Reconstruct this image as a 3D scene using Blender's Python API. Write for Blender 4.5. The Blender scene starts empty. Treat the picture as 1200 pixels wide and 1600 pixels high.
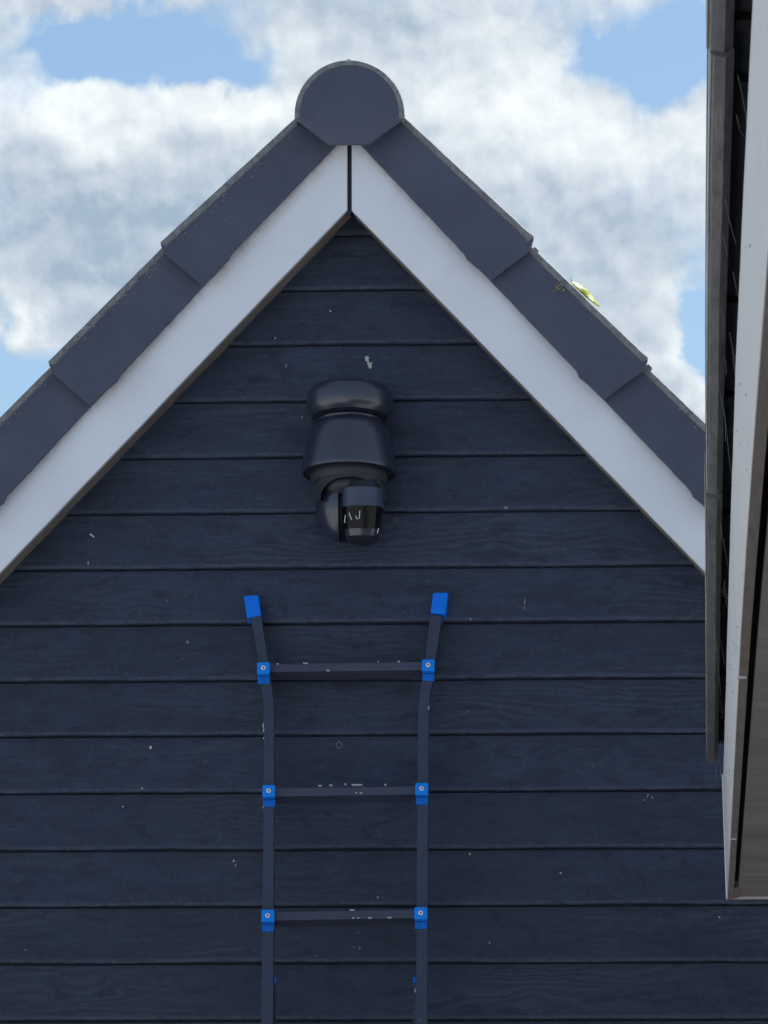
import bpy, bmesh, math, random
from mathutils import Vector, Matrix, noise
random.seed(7)
C = bpy.context.scene.collection
R_ = math.radians
sc = bpy.context.scene

# ------------------------------------------------------------------ camera
F_PX = 8000.0                      # focal length in photograph pixels (1200 x 1600)
PITCH, AZ, ROLL = R_(8.4), R_(3.6), R_(0.03)
CAM = Vector((0.927, -13.3, 1.60))
cam_d = bpy.data.cameras.new('camera'); cam = bpy.data.objects.new('camera', cam_d); C.objects.link(cam)
FWD = Vector((-math.sin(AZ)*math.cos(PITCH), math.cos(AZ)*math.cos(PITCH), math.sin(PITCH)))
RT0 = Vector((math.cos(AZ), math.sin(AZ), 0)); UP0 = RT0.cross(FWD)
RT = RT0*math.cos(ROLL) - UP0*math.sin(ROLL)*-1; UP = RT.cross(FWD)
M4 = Matrix((RT, UP, -FWD)).transposed().to_4x4(); M4.translation = CAM
cam.matrix_world = M4
cam_d.sensor_fit = 'VERTICAL'; cam_d.sensor_height = 36; cam_d.lens = 36*F_PX/1600
cam_d.clip_start = .1; cam_d.clip_end = 3000
cam_d.dof.use_dof = True; cam_d.dof.focus_distance = 13.3; cam_d.dof.aperture_fstop = 70
sc.camera = cam

def ray(px, py): return FWD*F_PX + RT*(px-600) - UP*(py-800)
def P(px, py, Y=0.0):                       # point of the vertical plane y = Y seen at that pixel
    d = ray(px, py); return CAM + d*((Y-CAM.y)/d.y)
def onplane(px, py, p0, n):
    d = ray(px, py); return CAM + d*((p0-CAM).dot(n)/d.dot(n))

# ------------------------------------------------------------------ world, sun, exposure
SUN_EL, SUN_AZ = R_(52), R_(28)             # behind the gable, a little to the right
w = bpy.data.worlds.new('World'); sc.world = w; w.use_nodes = True
w.cycles.sampling_method = 'MANUAL'; w.cycles.sample_map_resolution = 256
nt = w.node_tree; nt.nodes.clear()
def N(t, **k):
    n = nt.nodes.new(t)
    for a, b in k.items(): setattr(n, a, b)
    return n
def mth(op, a, b=None, c=None, clamp=False):
    n = N('ShaderNodeMath', operation=op, use_clamp=clamp)
    for i, v in enumerate((a, b, c)):
        if v is None: continue
        if isinstance(v, (int, float)): n.inputs[i].default_value = v
        else: nt.links.new(v, n.inputs[i])
    return n.outputs[0]
def vm(op, a, b):
    n = N('ShaderNodeVectorMath', operation=op)
    for i, v in enumerate((a, b)):
        if isinstance(v, (tuple, Vector)): n.inputs[i].default_value = tuple(v)
        else: nt.links.new(v, n.inputs[i])
    return n
tc = N('ShaderNodeTexCoord'); D = tc.outputs['Generated']
ea = vm('DOT_PRODUCT', D, RT).outputs['Value']; eb = vm('DOT_PRODUCT', D, UP).outputs['Value']; ef = vm('DOT_PRODUCT', D, FWD).outputs['Value']
pxx = mth('MULTIPLY', ea, F_PX); pyy = mth('MULTIPLY', eb, -F_PX)
front = mth('GREATER_THAN', ef, 0.0)
wrp = N('ShaderNodeTexNoise'); nt.links.new(D, wrp.inputs['Vector']); wrp.inputs['Scale'].default_value = 55; wrp.inputs['Detail'].default_value = 5; wrp.inputs['Roughness'].default_value = .55
wsp = N('ShaderNodeSeparateColor'); nt.links.new(wrp.outputs['Color'], wsp.inputs[0])
pxx = mth('ADD', pxx, mth('MULTIPLY', mth('SUBTRACT', wsp.outputs[0], .5), 330.0))
pyy = mth('ADD', pyy, mth('MULTIPLY', mth('SUBTRACT', wsp.outputs[1], .5), 170.0))
def bumps(tab):
    tot = None
    for (x, y, rx, ry, a) in tab:
        dx = mth('MULTIPLY', mth('SUBTRACT', pxx, x-600.0), 1.0/rx)
        dy = mth('MULTIPLY', mth('SUBTRACT', pyy, y-800.0), 1.0/ry)
        r2 = mth('MULTIPLY', mth('ADD', mth('MULTIPLY', dx, dx), mth('MULTIPLY', dy, dy)), -1.0)
        g = mth('MULTIPLY', mth('EXPONENT', r2), a)
        tot = g if tot is None else mth('ADD', tot, g)
    return mth('MULTIPLY', tot, front)
dens_b = bumps([(600,500,1100,800,.18),(930,500,110,110,1.3),(1010,600,40,70,.6),(205,78,165,58,-1.75),(330,118,95,36,-.9),(90,95,70,34,-.6),(15,60,55,60,.7),(150,2,170,20,.8),(1030,78,78,58,-2.1),(930,200,90,60,.6),(1092,545,42,72,-2.3),(1112,460,40,50,-.6),
                (15,610,115,75,-1.6),(-15,520,38,38,-.5),
                (60,2,190,26,.6),(640,50,260,75,.9),(720,300,440,170,.9),(240,240,340,95,1.1),(200,420,320,110,.9),(420,175,90,40,.5),(50,512,46,26,1.3),(1088,640,60,35,1.2),(1095,160,70,40,.5)])
shade_b = bumps([(170,180,330,42,.50),(430,175,120,40,.25),(780,170,240,70,.34),(880,90,120,50,.3),(200,385,360,120,-.36),(300,300,120,40,-.1),(60,130,120,25,.3),(1000,230,140,70,.25),
                 (860,350,260,110,-.12),(640,40,220,60,.02),(45,505,40,20,.55),(1085,620,60,40,.6),(1030,520,30,70,.35),(960,480,110,60,-.05)])
def wn(scale, detail, rough, off, dist=0.0):
    mp = N('ShaderNodeMapping'); nt.links.new(D, mp.inputs[0]); mp.inputs['Location'].default_value = off
    n = N('ShaderNodeTexNoise'); nt.links.new(mp.outputs[0], n.inputs['Vector'])
    n.inputs['Scale'].default_value = scale; n.inputs['Detail'].default_value = detail; n.inputs['Roughness'].default_value = rough
    n.inputs['Distortion'].default_value = dist
    return n.outputs['Fac']
off0 = Vector((.31,.12,.07))
def field(off):
    a = wn(22, 6, .55, off)
    wc = N('ShaderNodeTexNoise'); mp = N('ShaderNodeMapping'); nt.links.new(D, mp.inputs[0]); mp.inputs['Location'].default_value = off
    nt.links.new(mp.outputs[0], wc.inputs['Vector']); wc.inputs['Scale'].default_value = 90; wc.inputs['Detail'].default_value = 3
    wv = vm('SCALE', wc.outputs['Color'], (0,0,0)); wv.inputs['Scale'].default_value = .022
    vv = vm('ADD', mp.outputs[0], wv.outputs[0]).outputs[0]; tot = a
    for sc_, am in ((38, .10), (92, .06)):
        v = N('ShaderNodeTexVoronoi', feature='F1'); nt.links.new(vv, v.inputs['Vector']); v.inputs['Scale'].default_value = sc_
        tot = mth('ADD', tot, mth('MULTIPLY', mth('SUBTRACT', .45, v.outputs['Distance']), am))
    return tot
n_a = field(off0); n_b = field(off0 - UP*.0030 - RT*.0012)
n_s = wn(50, 5, .55, (1.3,.4,.9), .3)
dens = mth('ADD', mth('MULTIPLY', mth('SUBTRACT', n_a, .5), 3.4), mth('ADD', dens_b, -.14))
mask = mth('SMOOTH_MIN', mth('MAXIMUM', mth('MULTIPLY', mth('ADD', dens, .45), 1.15), 0.0), 1.0, .25)
mask = mth('MINIMUM', mth('MAXIMUM', mask, 0.0), 1.0)
relief = mth('MULTIPLY', mth('SUBTRACT', n_a, n_b), 3.6)
br = mth('ADD', mth('ADD', .40, shade_b), mth('ADD', relief, mth('MULTIPLY', mth('SUBTRACT', n_s, .5), .46)), clamp=True)
ccol = N('ShaderNodeMix', data_type='RGBA'); nt.links.new(br, ccol.inputs[0])
ccol.inputs[6].default_value = (2.15,2.75,3.45,1); ccol.inputs[7].default_value = (5.45,5.75,5.85,1)
sky = N('ShaderNodeTexSky', sky_type='NISHITA'); sky.sun_disc = False; sky.sun_elevation = SUN_EL; sky.sun_rotation = SUN_AZ
sky.air_density = 1.0; sky.dust_density = .6; sky.ozone_density = 2.0
skm = N('ShaderNodeMix', data_type='RGBA', blend_type='MULTIPLY'); skm.inputs[0].default_value = 1
nt.links.new(sky.outputs[0], skm.inputs[6]); skm.inputs[7].default_value = (.55,.60,.62,1)
mx = N('ShaderNodeMix', data_type='RGBA'); nt.links.new(mask, mx.inputs[0]); nt.links.new(skm.outputs[2], mx.inputs[6]); nt.links.new(ccol.outputs[2], mx.inputs[7])
bg = N('ShaderNodeBackground'); bg.inputs['Strength'].default_value = .1; nt.links.new(mx.outputs[2], bg.inputs[0])
wo = N('ShaderNodeOutputWorld'); nt.links.new(bg.outputs[0], wo.inputs[0])

sd = bpy.data.lights.new('sun', 'SUN'); sd.energy = 4.8; sd.angle = R_(.6); sd.color = (1,.97,.93)
so = bpy.data.objects.new('sun', sd); C.objects.link(so)
sv = Vector((math.sin(SUN_AZ)*math.cos(SUN_EL), math.cos(SUN_AZ)*math.cos(SUN_EL), math.sin(SUN_EL)))
so.rotation_euler = sv.to_track_quat('Z', 'Y').to_euler(); so.location = (3, 6, 12)
vs = sc.view_settings; vs.view_transform = 'Standard'; vs.look = 'None'; vs.exposure = 0.84; vs.gamma = 1; vs.use_curve_mapping = False

# ------------------------------------------------------------------ material helper
class Mat:
    def __init__(s, name, rough=.6, spec=.5, metal=0.0):
        s.m = bpy.data.materials.new(name); s.m.use_nodes = True; s.t = s.m.node_tree
        s.b = s.t.nodes['Principled BSDF']; s.b.inputs['Roughness'].default_value = rough
        s.b.inputs['Specular IOR Level'].default_value = spec; s.b.inputs['Metallic'].default_value = metal
        s.co = s.t.nodes.new('ShaderNodeTexCoord').outputs['Object']
    def link(s, a, b): s.t.links.new(a, b)
    def mapp(s, scale=(1,1,1), loc=None, src=None):
        n = s.t.nodes.new('ShaderNodeMapping'); s.link(src or s.co, n.inputs[0]); n.inputs['Scale'].default_value = scale
        if loc is not None:
            if isinstance(loc, tuple): n.inputs['Location'].default_value = loc
            else: s.link(loc, n.inputs['Location'])
        return n.outputs[0]
    def noise(s, scale, detail=4, rough=.5, vec=None, dist=0.0, col=False):
        n = s.t.nodes.new('ShaderNodeTexNoise'); s.link(vec or s.co, n.inputs['Vector'])
        n.inputs['Scale'].default_value = scale; n.inputs['Detail'].default_value = detail
        n.inputs['Roughness'].default_value = rough; n.inputs['Distortion'].default_value = dist
        return n.outputs['Color' if col else 'Fac']
    def ramp(s, f, a, b, ca=(0,0,0,1), cb=(1,1,1,1)):
        n = s.t.nodes.new('ShaderNodeValToRGB'); s.link(f, n.inputs[0]); e = n.color_ramp.elements
        e[0].position = a; e[0].color = ca; e[1].position = b; e[1].color = cb
        return n.outputs[0]
    def mix(s, f, a, b, mode='MIX'):
        n = s.t.nodes.new('ShaderNodeMix'); n.data_type = 'RGBA'; n.blend_type = mode
        for i, v in ((0, f), (6, a), (7, b)):
            if isinstance(v, (int, float)): n.inputs[i].default_value = v
            elif isinstance(v, tuple): n.inputs[i].default_value = v if len(v) == 4 else v+(1,)
            else: s.link(v, n.inputs[i])
        return n.outputs[2]
    def math(s, op, a, b=0.0, clamp=False):
        n = s.t.nodes.new('ShaderNodeMath'); n.operation = op; n.use_clamp = clamp
        for i, v in enumerate((a, b)):
            if isinstance(v, (int, float)): n.inputs[i].default_value = v
            else: s.link(v, n.inputs[i])
        return n.outputs[0]
    def specks(s, scale, thr, keep=.5, vec=None):          # sparse small dots
        v = s.t.nodes.new('ShaderNodeTexVoronoi'); s.link(vec or s.co, v.inputs['Vector']); v.inputs['Scale'].default_value = scale
        sep = s.t.nodes.new('ShaderNodeSeparateColor'); s.link(v.outputs['Color'], sep.inputs[0])
        a = s.math('LESS_THAN', v.outputs['Distance'], s.math('MULTIPLY', sep.outputs[1], thr)); b = s.math('GREATER_THAN', sep.outputs[0], keep)
        return s.math('MULTIPLY', a, b)
    def bump(s, h, strength, dist):
        n = s.t.nodes.new('ShaderNodeBump'); s.link(h, n.inputs['Height']); n.inputs['Strength'].default_value = strength; n.inputs['Distance'].default_value = dist
        s.link(n.outputs[0], s.b.inputs['Normal'])
    def color(s, c):
        if isinstance(c, tuple): s.b.inputs['Base Color'].default_value = c if len(c) == 4 else c+(1,)
        else: s.link(c, s.b.inputs['Base Color'])
    def rough(s, r): s.link(r, s.b.inputs['Roughness'])
    def rnd(s): return s.t.nodes.new('ShaderNodeObjectInfo').outputs['Random']

# painted weatherboard
def make_board_mat():
    m = Mat('painted_weatherboard', .62, .35)
    r = m.rnd()
    cx = m.t.nodes.new('ShaderNodeCombineXYZ'); m.link(m.math('MULTIPLY', r, 37.0), cx.inputs[0]); m.link(m.math('MULTIPLY', r, 11.0), cx.inputs[2])
    base = m.mapp((1,1,1), cx.outputs[0])
    low = m.noise(1.0, 3, .5, m.mapp((1.3,1,7.5), None, base))
    sep = m.t.nodes.new('ShaderNodeSeparateXYZ'); m.link(base, sep.inputs[0])
    knots = m.noise(1.0, 2, .5, m.mapp((5.0,1,9.0), (3.1,0,1.7), base))
    ph = m.math('ADD', m.math('MULTIPLY', sep.outputs[2], 300.0), m.math('ADD', m.math('MULTIPLY', low, 52.0), m.math('MULTIPLY', knots, 22.0)))
    rings = m.math('POWER', m.math('MULTIPLY', m.math('ADD', m.math('SINE', ph), 1.0), .5), 2.2)
    gate = m.ramp(m.noise(1.0, 2, .5, m.mapp((1.5,1,5.0), (7,0,3), base)), .46, .64)
    ringsg = m.math('MULTIPLY', rings, gate)
    streak = m.noise(1.0, 5, .6, m.mapp((6,9,110), None, base), .5)
    fine = m.noise(210, 2, .6, base)
    fine2 = m.noise(75, 4, .7, base)
    blot = m.noise(1.0, 5, .6, m.mapp((3.0,2,9), (1,0,9), base), .8)
    blot2 = m.noise(1.0, 5, .7, m.mapp((11,2,20), (4,0,1), base), .8)
    dark = m.ramp(m.noise(1.0, 3, .6, m.mapp((11,4,24), (5,0,2), base), .7), .54, .69)
    c = m.mix(m.ramp(blot, .36, .64), (.015,.025,.053), (.038,.057,.104))
    c = m.mix(m.math('MULTIPLY', m.ramp(blot2, .42, .72), .5), c, (.054,.080,.124))
    c = m.mix(m.math('MULTIPLY', m.ramp(r, 0, 1), .30), c, (.015,.022,.042))
    c = m.mix(m.math('MULTIPLY', ringsg, .34), c, (.105,.125,.165))
    c = m.mix(m.math('MULTIPLY', m.ramp(streak, .54, .76), .28), c, (.080,.102,.150))
    c = m.mix(m.math('MULTIPLY', m.ramp(streak, .44, .28), .22), c, (.016,.022,.046))
    c = m.mix(m.math('MULTIPLY', dark, .80), c, (.013,.018,.036))
    c = m.mix(m.math('MULTIPLY', m.ramp(fine, .50, .80), .30), c, (.100,.122,.172))
    c = m.mix(m.math('MULTIPLY', m.ramp(fine2, .46, .28), .20), c, (.018,.024,.048))
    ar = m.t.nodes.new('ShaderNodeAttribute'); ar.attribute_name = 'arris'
    c = m.mix(m.math('MULTIPLY', m.math('MULTIPLY', ar.outputs['Fac'], m.ramp(m.noise(55, 4, .7, base), .3, .7)), .55), c, (.105,.125,.175))  # worn arris, with the lit lower edge of the board painted in
    dust = m.math('MULTIPLY', m.specks(48, .10, .93), .42)
    c = m.mix(dust, c, (.34,.36,.38))
    clus = m.math('MULTIPLY', m.specks(200, .34, .5), m.ramp(m.noise(1.0, 3, .6, m.mapp((5,4,11), (2,0,4), base)), .58, .72))
    c = m.mix(m.math('MULTIPLY', clus, .38), c, (.25,.27,.31))
    m.color(c)
    h = m.math('ADD', streak, m.math('ADD', m.math('MULTIPLY', fine, .5), m.math('MULTIPLY', fine2, .8)))
    m.bump(h, .6, .0024)
    m.rough(m.ramp(blot, .2, .8, (.45,.45,.45,1), (.68,.68,.68,1)))
    return m.m
M_board = make_board_mat()

def make_white(name, col=(.82,.87,.94), stain=.5, spk=.35):
    m = Mat(name, .5, .4)
    n = m.noise(9, 5, .6); f = m.noise(260, 3, .6)
    c = m.mix(m.ramp(n, .35, .75), col, tuple(v*.93 for v in col))
    c = m.mix(m.math('MULTIPLY', m.ramp(f, .45, .85), .25), c, tuple(v*.82 for v in col))
    c = m.mix(m.math('MULTIPLY', m.specks(34, .10, .9), spk), c, (.13,.11,.10))
    st = m.ramp(m.noise(5, 6, .65, m.mapp((1,1,1)), .4), .60, .85)
    c = m.mix(m.math('MULTIPLY', st, stain*.5), c, (.48,.43,.36))
    m.color(c); m.bump(m.math('ADD', f, n), .25, .001)
    return m
def wash(m, attr='grime', col=(.42,.33,.24), amt=.95):          # run-off stain where the tiles drip on the board (painted as an attribute, has its own shape)
    a = m.t.nodes.new('ShaderNodeAttribute'); a.attribute_name = attr
    old = m.b.inputs['Base Color'].links[0].from_socket
    nn = m.noise(45, 5, .7)
    f = m.math('MULTIPLY', m.math('MULTIPLY', a.outputs['Fac'], m.ramp(nn, .25, .75)), amt, True)
    m.link(m.mix(f, old, col), m.b.inputs['Base Color'])
mw = make_white('white_bargeboard_paint'); wash(mw); M_white = mw.m
M_fascia = make_white('dusty_white_fascia_paint', (.64,.63,.62), .9, .22).m

def make_tile():
    m = Mat('anthracite_concrete_tile', .55, .35)
    r = m.rnd(); cx = m.t.nodes.new('ShaderNodeCombineXYZ'); m.link(m.math('MULTIPLY', r, 9.0), cx.inputs[0])
    base = m.mapp((1,1,1), cx.outputs[0])
    n = m.noise(7, 5, .6, base); f = m.noise(300, 3, .65, base)
    c = m.mix(m.ramp(n, .3, .72), (.055,.068,.110), (.080,.095,.145))
    c = m.mix(m.math('MULTIPLY', m.ramp(f, .4, .8), .3), c, (.14,.15,.18))
    c = m.mix(m.math('MULTIPLY', m.specks(55, .09, .9, base), .55), c, (.40,.40,.36))
    # lichen and bleaching that settles on upward-turned edges
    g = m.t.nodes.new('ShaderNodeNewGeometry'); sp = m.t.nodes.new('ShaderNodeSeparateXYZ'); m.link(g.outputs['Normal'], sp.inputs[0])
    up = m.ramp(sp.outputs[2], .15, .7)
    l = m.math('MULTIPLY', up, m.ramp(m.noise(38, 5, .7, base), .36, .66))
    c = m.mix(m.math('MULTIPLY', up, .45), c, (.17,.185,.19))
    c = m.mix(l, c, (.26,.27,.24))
    a = m.t.nodes.new('ShaderNodeAttribute'); a.attribute_name = 'wear'
    wv = m.math('MULTIPLY', a.outputs['Fac'], m.ramp(m.noise(1.0, 6, .72, m.mapp((60,60,60), None, base)), .56, .72))
    c = m.mix(m.math('MULTIPLY', wv, .7), c, (.36,.36,.30))
    m.color(c); m.bump(m.math('ADD', m.math('MULTIPLY', f, .6), m.noise(60, 4, .6, base)), .4, .0012)
    return m.m
M_tile = make_tile()

def simple(name, col, rough=.6, spec=.5, var=.2, sc1=12, sc2=220, bump=.25, bd=.001, stretch=(1,1,1), metal=0, speck=None):
    m = Mat(name, rough, spec, metal)
    v = m.mapp(stretch); n = m.noise(sc1, 5, .6, v); f = m.noise(sc2, 3, .6, v)
    c = m.mix(m.ramp(n, .3, .7), tuple(x*(1-var) for x in col), tuple(x*(1+var) for x in col))
    c = m.mix(m.math('MULTIPLY', m.ramp(f, .4, .8), var), c, tuple(min(1, x*(1+2*var)) for x in col))
    if speck: c = m.mix(m.math('MULTIPLY', m.specks(*speck[:3]), speck[3]), c, speck[4])
    m.color(c); m.bump(m.math('ADD', n, f), bump, bd)
    return m.m
M_soffit = simple('bare_brown_timber', (.24,.205,.185), .75, .2, .25, 6, 160, .3, .001, (1,1,1))
M_soffit2 = simple('weathered_brown_soffit_wood', (.175,.15,.135), .75, .2, .22, 14, 240, .4, .001, (8,.6,1), speck=(40,.12,.9,.4,(.4,.38,.35)))
M_panel = simple('streaky_brown_soffit_panel', (.185,.165,.152), .6, .35, .32, 1.0, 60, .3, .001, (2.5,7,1), speck=(60,.12,.9,.3,(.45,.43,.4)))
M_trim = simple('dusty_dark_grey_trim', (.135,.133,.137), .6, .4, .38, 90, 380, .5, .0012, (1,.11,1), speck=(120,.16,.80,.45,(.42,.42,.42)))
M_edge_highlight = simple('pale_edge_highlight', (.42,.42,.43), .6, .4, .3, 30, 200, stretch=(1,.3,1))  # pale colour for the bright line along the trim edge
M_dark = simple('dark_recess_timber', (.03,.03,.036), .8, .2, .2)
M_gasket = simple('grey_blue_joint_strip', (.035,.04,.055), .7, .3, .2)
M_darkgap = simple('black_membrane', (.012,.012,.015), .85, .2, .1)
M_gapblack = simple('dull_black_plastic', (.012,.014,.024), .6, .3, .1)
M_plastic = simple('satin_black_plastic', (.022,.028,.052), .27, 1.0, .10, 10, 500, .12, .0004, speck=(110,.09,.93,.25,(.3,.3,.32)))
M_plastic2 = simple('matt_dark_plastic', (.014,.017,.030), .45, .5, .1, 10, 400, .1, .0004)
M_plgrey = simple('grey_plastic_collar', (.034,.034,.044), .5, .4, .12, 10, 400, .1, .0004)
M_plpanel = simple('slate_plastic_panel', (.052,.070,.118), .42, .5, .12, 12, 400, .1, .0004)
M_gloss = simple('glossy_black_lens', (.005,.005,.007), .12, .22, .3, 40, 90, .25, .001)
M_rail = simple('dark_painted_ladder_rail', (.036,.050,.088), .38, .5, .14, 9, 350, .2, .0006, speck=(75,.12,.88,.5,(.45,.45,.46)))
M_rung = simple('dark_painted_ladder_rung', (.054,.062,.100), .36, .5, .10, 9, 350, .2, .0006)
M_blue = simple('bright_blue_plastic', (.002,.215,.97), .5, .25, .06, 14, 300, .2, .0005)
M_blue3 = simple('azure_plastic_bracket', (.002,.27,.98), .5, .3, .06, 14, 300, .2, .0005)
M_blue2 = simple('scuffed_blue_plastic', (.004,.16,.62), .6, .25, .25, 60, 300, .4, .0008)
M_rivet = simple('white_rivet_and_reflection', (.80,.80,.80), .35, .5, .05)
M_chip = simple('chipped_white_paint', (.55,.55,.54), .7, .3, .15, 30, 300)
M_worn = simple('worn_bare_metal', (.46,.47,.49), .6, .4, .3, 200, 500)
M_spot = simple('pale_dust_spot', (.20,.215,.245), .8, .2, .2, 60, 500)
M_web = simple('dusty_cobweb', (.40,.405,.42), .9, .1, .1)
M_lichen = simple('ochre_lichen', (.34,.27,.18), .9, .1, .35, 120, 500, .8, .002)
M_rim = simple('weathered_tile_edge', (.185,.195,.205), .7, .3, .42, 45, 260, .6, .0015, speck=(90,.2,.6,.5,(.33,.33,.27)))
M_fleck = simple('pale_lichen', (.24,.24,.21), .9, .1, .3, 120, 500)
M_concrete = simple('sunlit_pale_paving', (.36,.36,.36), .85, .2, .12, .5, 30, .3, .004)
M_render = simple('pale_render_wall', (.55,.54,.52), .85, .2, .06, 2, 60, .3, .002)
M_roof = simple('dark_roof_surface', (.07,.075,.09), .7, .3, .2)

# ------------------------------------------------------------------ object helpers
def link(name, bm, mat, parent=None, smooth=False, bevel=0, segs=2, ang=None):
    me = bpy.data.meshes.new(name); bmesh.ops.recalc_face_normals(bm, faces=bm.faces); bm.to_mesh(me); bm.free()
    o = bpy.data.objects.new(name, me); C.objects.link(o); me.materials.append(mat)
    if parent: o.parent = parent
    if smooth or bevel:
        for p in me.polygons: p.use_smooth = True
    if bevel:
        b = o.modifiers.new('bevel', 'BEVEL'); b.width = bevel; b.segments = segs; b.limit_method = 'ANGLE'; b.angle_limit = R_(ang or 32); b.harden_normals = True
    return o
def thing(name, label, cat, loc=(0,0,0), group=None):
    o = bpy.data.objects.new(name, None); C.objects.link(o); o['label'] = label; o['category'] = cat
    o.empty_display_size = .1
    if group: o['group'] = group
    return o
def prism(front, back, bm=None):            # two matching rings of points -> closed solid
    bm = bm or bmesh.new()
    a = [bm.verts.new(v) for v in front]; b = [bm.verts.new(v) for v in back]; n = len(a)
    bm.faces.new(a); bm.faces.new(b[::-1])
    for i in range(n): bm.faces.new((a[i], b[i], b[(i+1)%n], a[(i+1)%n]))
    return bm
def box(x0, x1, y0, y1, z0, z1, bm=None):
    return prism([(x0,y0,z0),(x1,y0,z0),(x1,y0,z1),(x0,y0,z1)], [(x0,y1,z0),(x1,y1,z0),(x1,y1,z1),(x0,y1,z1)], bm)
def obox(c, ux, uy, uz, sx, sy, sz, bm=None):   # oriented box: centre, axes, full sizes
    f = [c + ux*(i*sx/2) - uy*(sy/2) + uz*(k*sz/2) for i, k in ((-1,-1),(1,-1),(1,1),(-1,1))]
    b = [p + uy*sy for p in f]
    return prism(f, b, bm)
def tube(pts, r, bm=None, n=5):
    bm = bm or bmesh.new(); rings = []
    for i, p in enumerate(pts):
        p = Vector(p); d = (Vector(pts[min(i+1, len(pts)-1)]) - Vector(pts[max(i-1, 0)])).normalized()
        a = d.cross(Vector((0,1,.1))).normalized(); b = d.cross(a)
        rings.append([bm.verts.new(p + (a*math.cos(t)+b*math.sin(t))*r) for t in (2*math.pi*k/n for k in range(n))])
    for q, s in zip(rings, rings[1:]):
        for k in range(n): bm.faces.new((q[k], q[(k+1)%n], s[(k+1)%n], s[k]))
    bm.faces.new(rings[0]); bm.faces.new(rings[-1][::-1])
    return bm
def setk(o, k='structure'): o['kind'] = k; return o

# ------------------------------------------------------------------ ground
bm = bmesh.new(); bmesh.ops.create_grid(bm, x_segments=2, y_segments=2, size=400)
setk(link('ground', bm, M_concrete))

# ------------------------------------------------------------------ the gable house
house = thing('gable_house', 'black weatherboarded gable with white bargeboards and anthracite roof tiles', 'house')
YB = -.027                                         # lip plane of the boards
lines = [366.5,451.5,537,624.5,712,799,886,973,1061,1147,1236,1326,1414.5,1503.5,1593]   # lap lines at x = 546
zl = [P(546, y, YB).z for y in lines]
step = .1495
while zl[-1] > .12: zl.append(zl[-1] - step)
zl = [zl[0]+step] + zl
apex_w = P(546, 324, -.145); apex_w.z += .009; apex_w.y = 0                            # wall apex under the soffit
TL = 1.035
W = 1.78
def halfw(z): return min(W, max(.01, (apex_w.z - z)/TL))
for i in range(len(zl)-1):
    z1, z0 = zl[i], zl[i+1]
    inframe = z0 > 2.3
    nx = 150 if inframe else 2
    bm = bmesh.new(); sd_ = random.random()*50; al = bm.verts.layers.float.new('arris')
    h0, h1 = halfw(z0), halfw(z1+.012)
    rows = []
    st_ = z1-z0
    prof = [(0,-.001),(0,YB+.003),(.0025,YB),(.007,YB+.0003),(.013,YB+.0008),(.05,YB+.004),(.10,YB+.009),(st_-.0055,YB+.013),(st_-.0045,YB+.015),(st_-.0042,-.0015),(st_+.012,-.001)]
    for (dz, y) in prof:
        t = dz/(z1-z0+.012); hw = h0*(1-t)+h1*t; row = []
        for k in range(nx+1):
            x = -hw + 2*hw*k/nx
            wob = 0
            if inframe:
                wob = (noise.noise(Vector((x*3.1+sd_, 0, sd_)))*.0028 + noise.noise(Vector((x*17+sd_, 3, 0)))*.0013 + noise.noise(Vector((x*60+sd_, 7, 0)))*.0011)*(1-min(1, dz/.05))
            yy = y + (noise.noise(Vector((x*2.1+sd_, dz*5, 9)))*.0018 if inframe and 0 < dz < st_-.006 else 0)*(1-t) + ((noise.noise(Vector((x*5+sd_, 1, 4)))*.006+.003) if inframe and dz == st_-.0042 else 0)*-1
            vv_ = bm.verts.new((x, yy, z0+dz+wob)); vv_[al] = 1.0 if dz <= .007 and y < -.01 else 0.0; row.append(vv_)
        rows.append(row)
    for a, b in zip(rows, rows[1:]):
        for k in range(nx): bm.faces.new((a[k], a[k+1], b[k+1], b[k]))
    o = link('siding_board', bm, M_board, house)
    for p in o.data.polygons: p.use_smooth = True
    o.data.polygons.foreach_set('use_smooth', [True]*len(o.data.polygons))
    e = o.modifiers.new('es', 'EDGE_SPLIT'); e.split_angle = R_(50)
# core behind the boards, side walls
zE = apex_w.z - W*TL
link('wall_core', prism([(-W+.01,.004,0),(W-.01,.004,0),(W-.01,.004,zE),(0,.004,apex_w.z),(-W+.01,.004,zE)], [(-W+.01,3.6,0),(W-.01,3.6,0),(W-.01,3.6,zE),(0,3.6,apex_w.z),(-W+.01,3.6,zE)]), M_dark, house)

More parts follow.
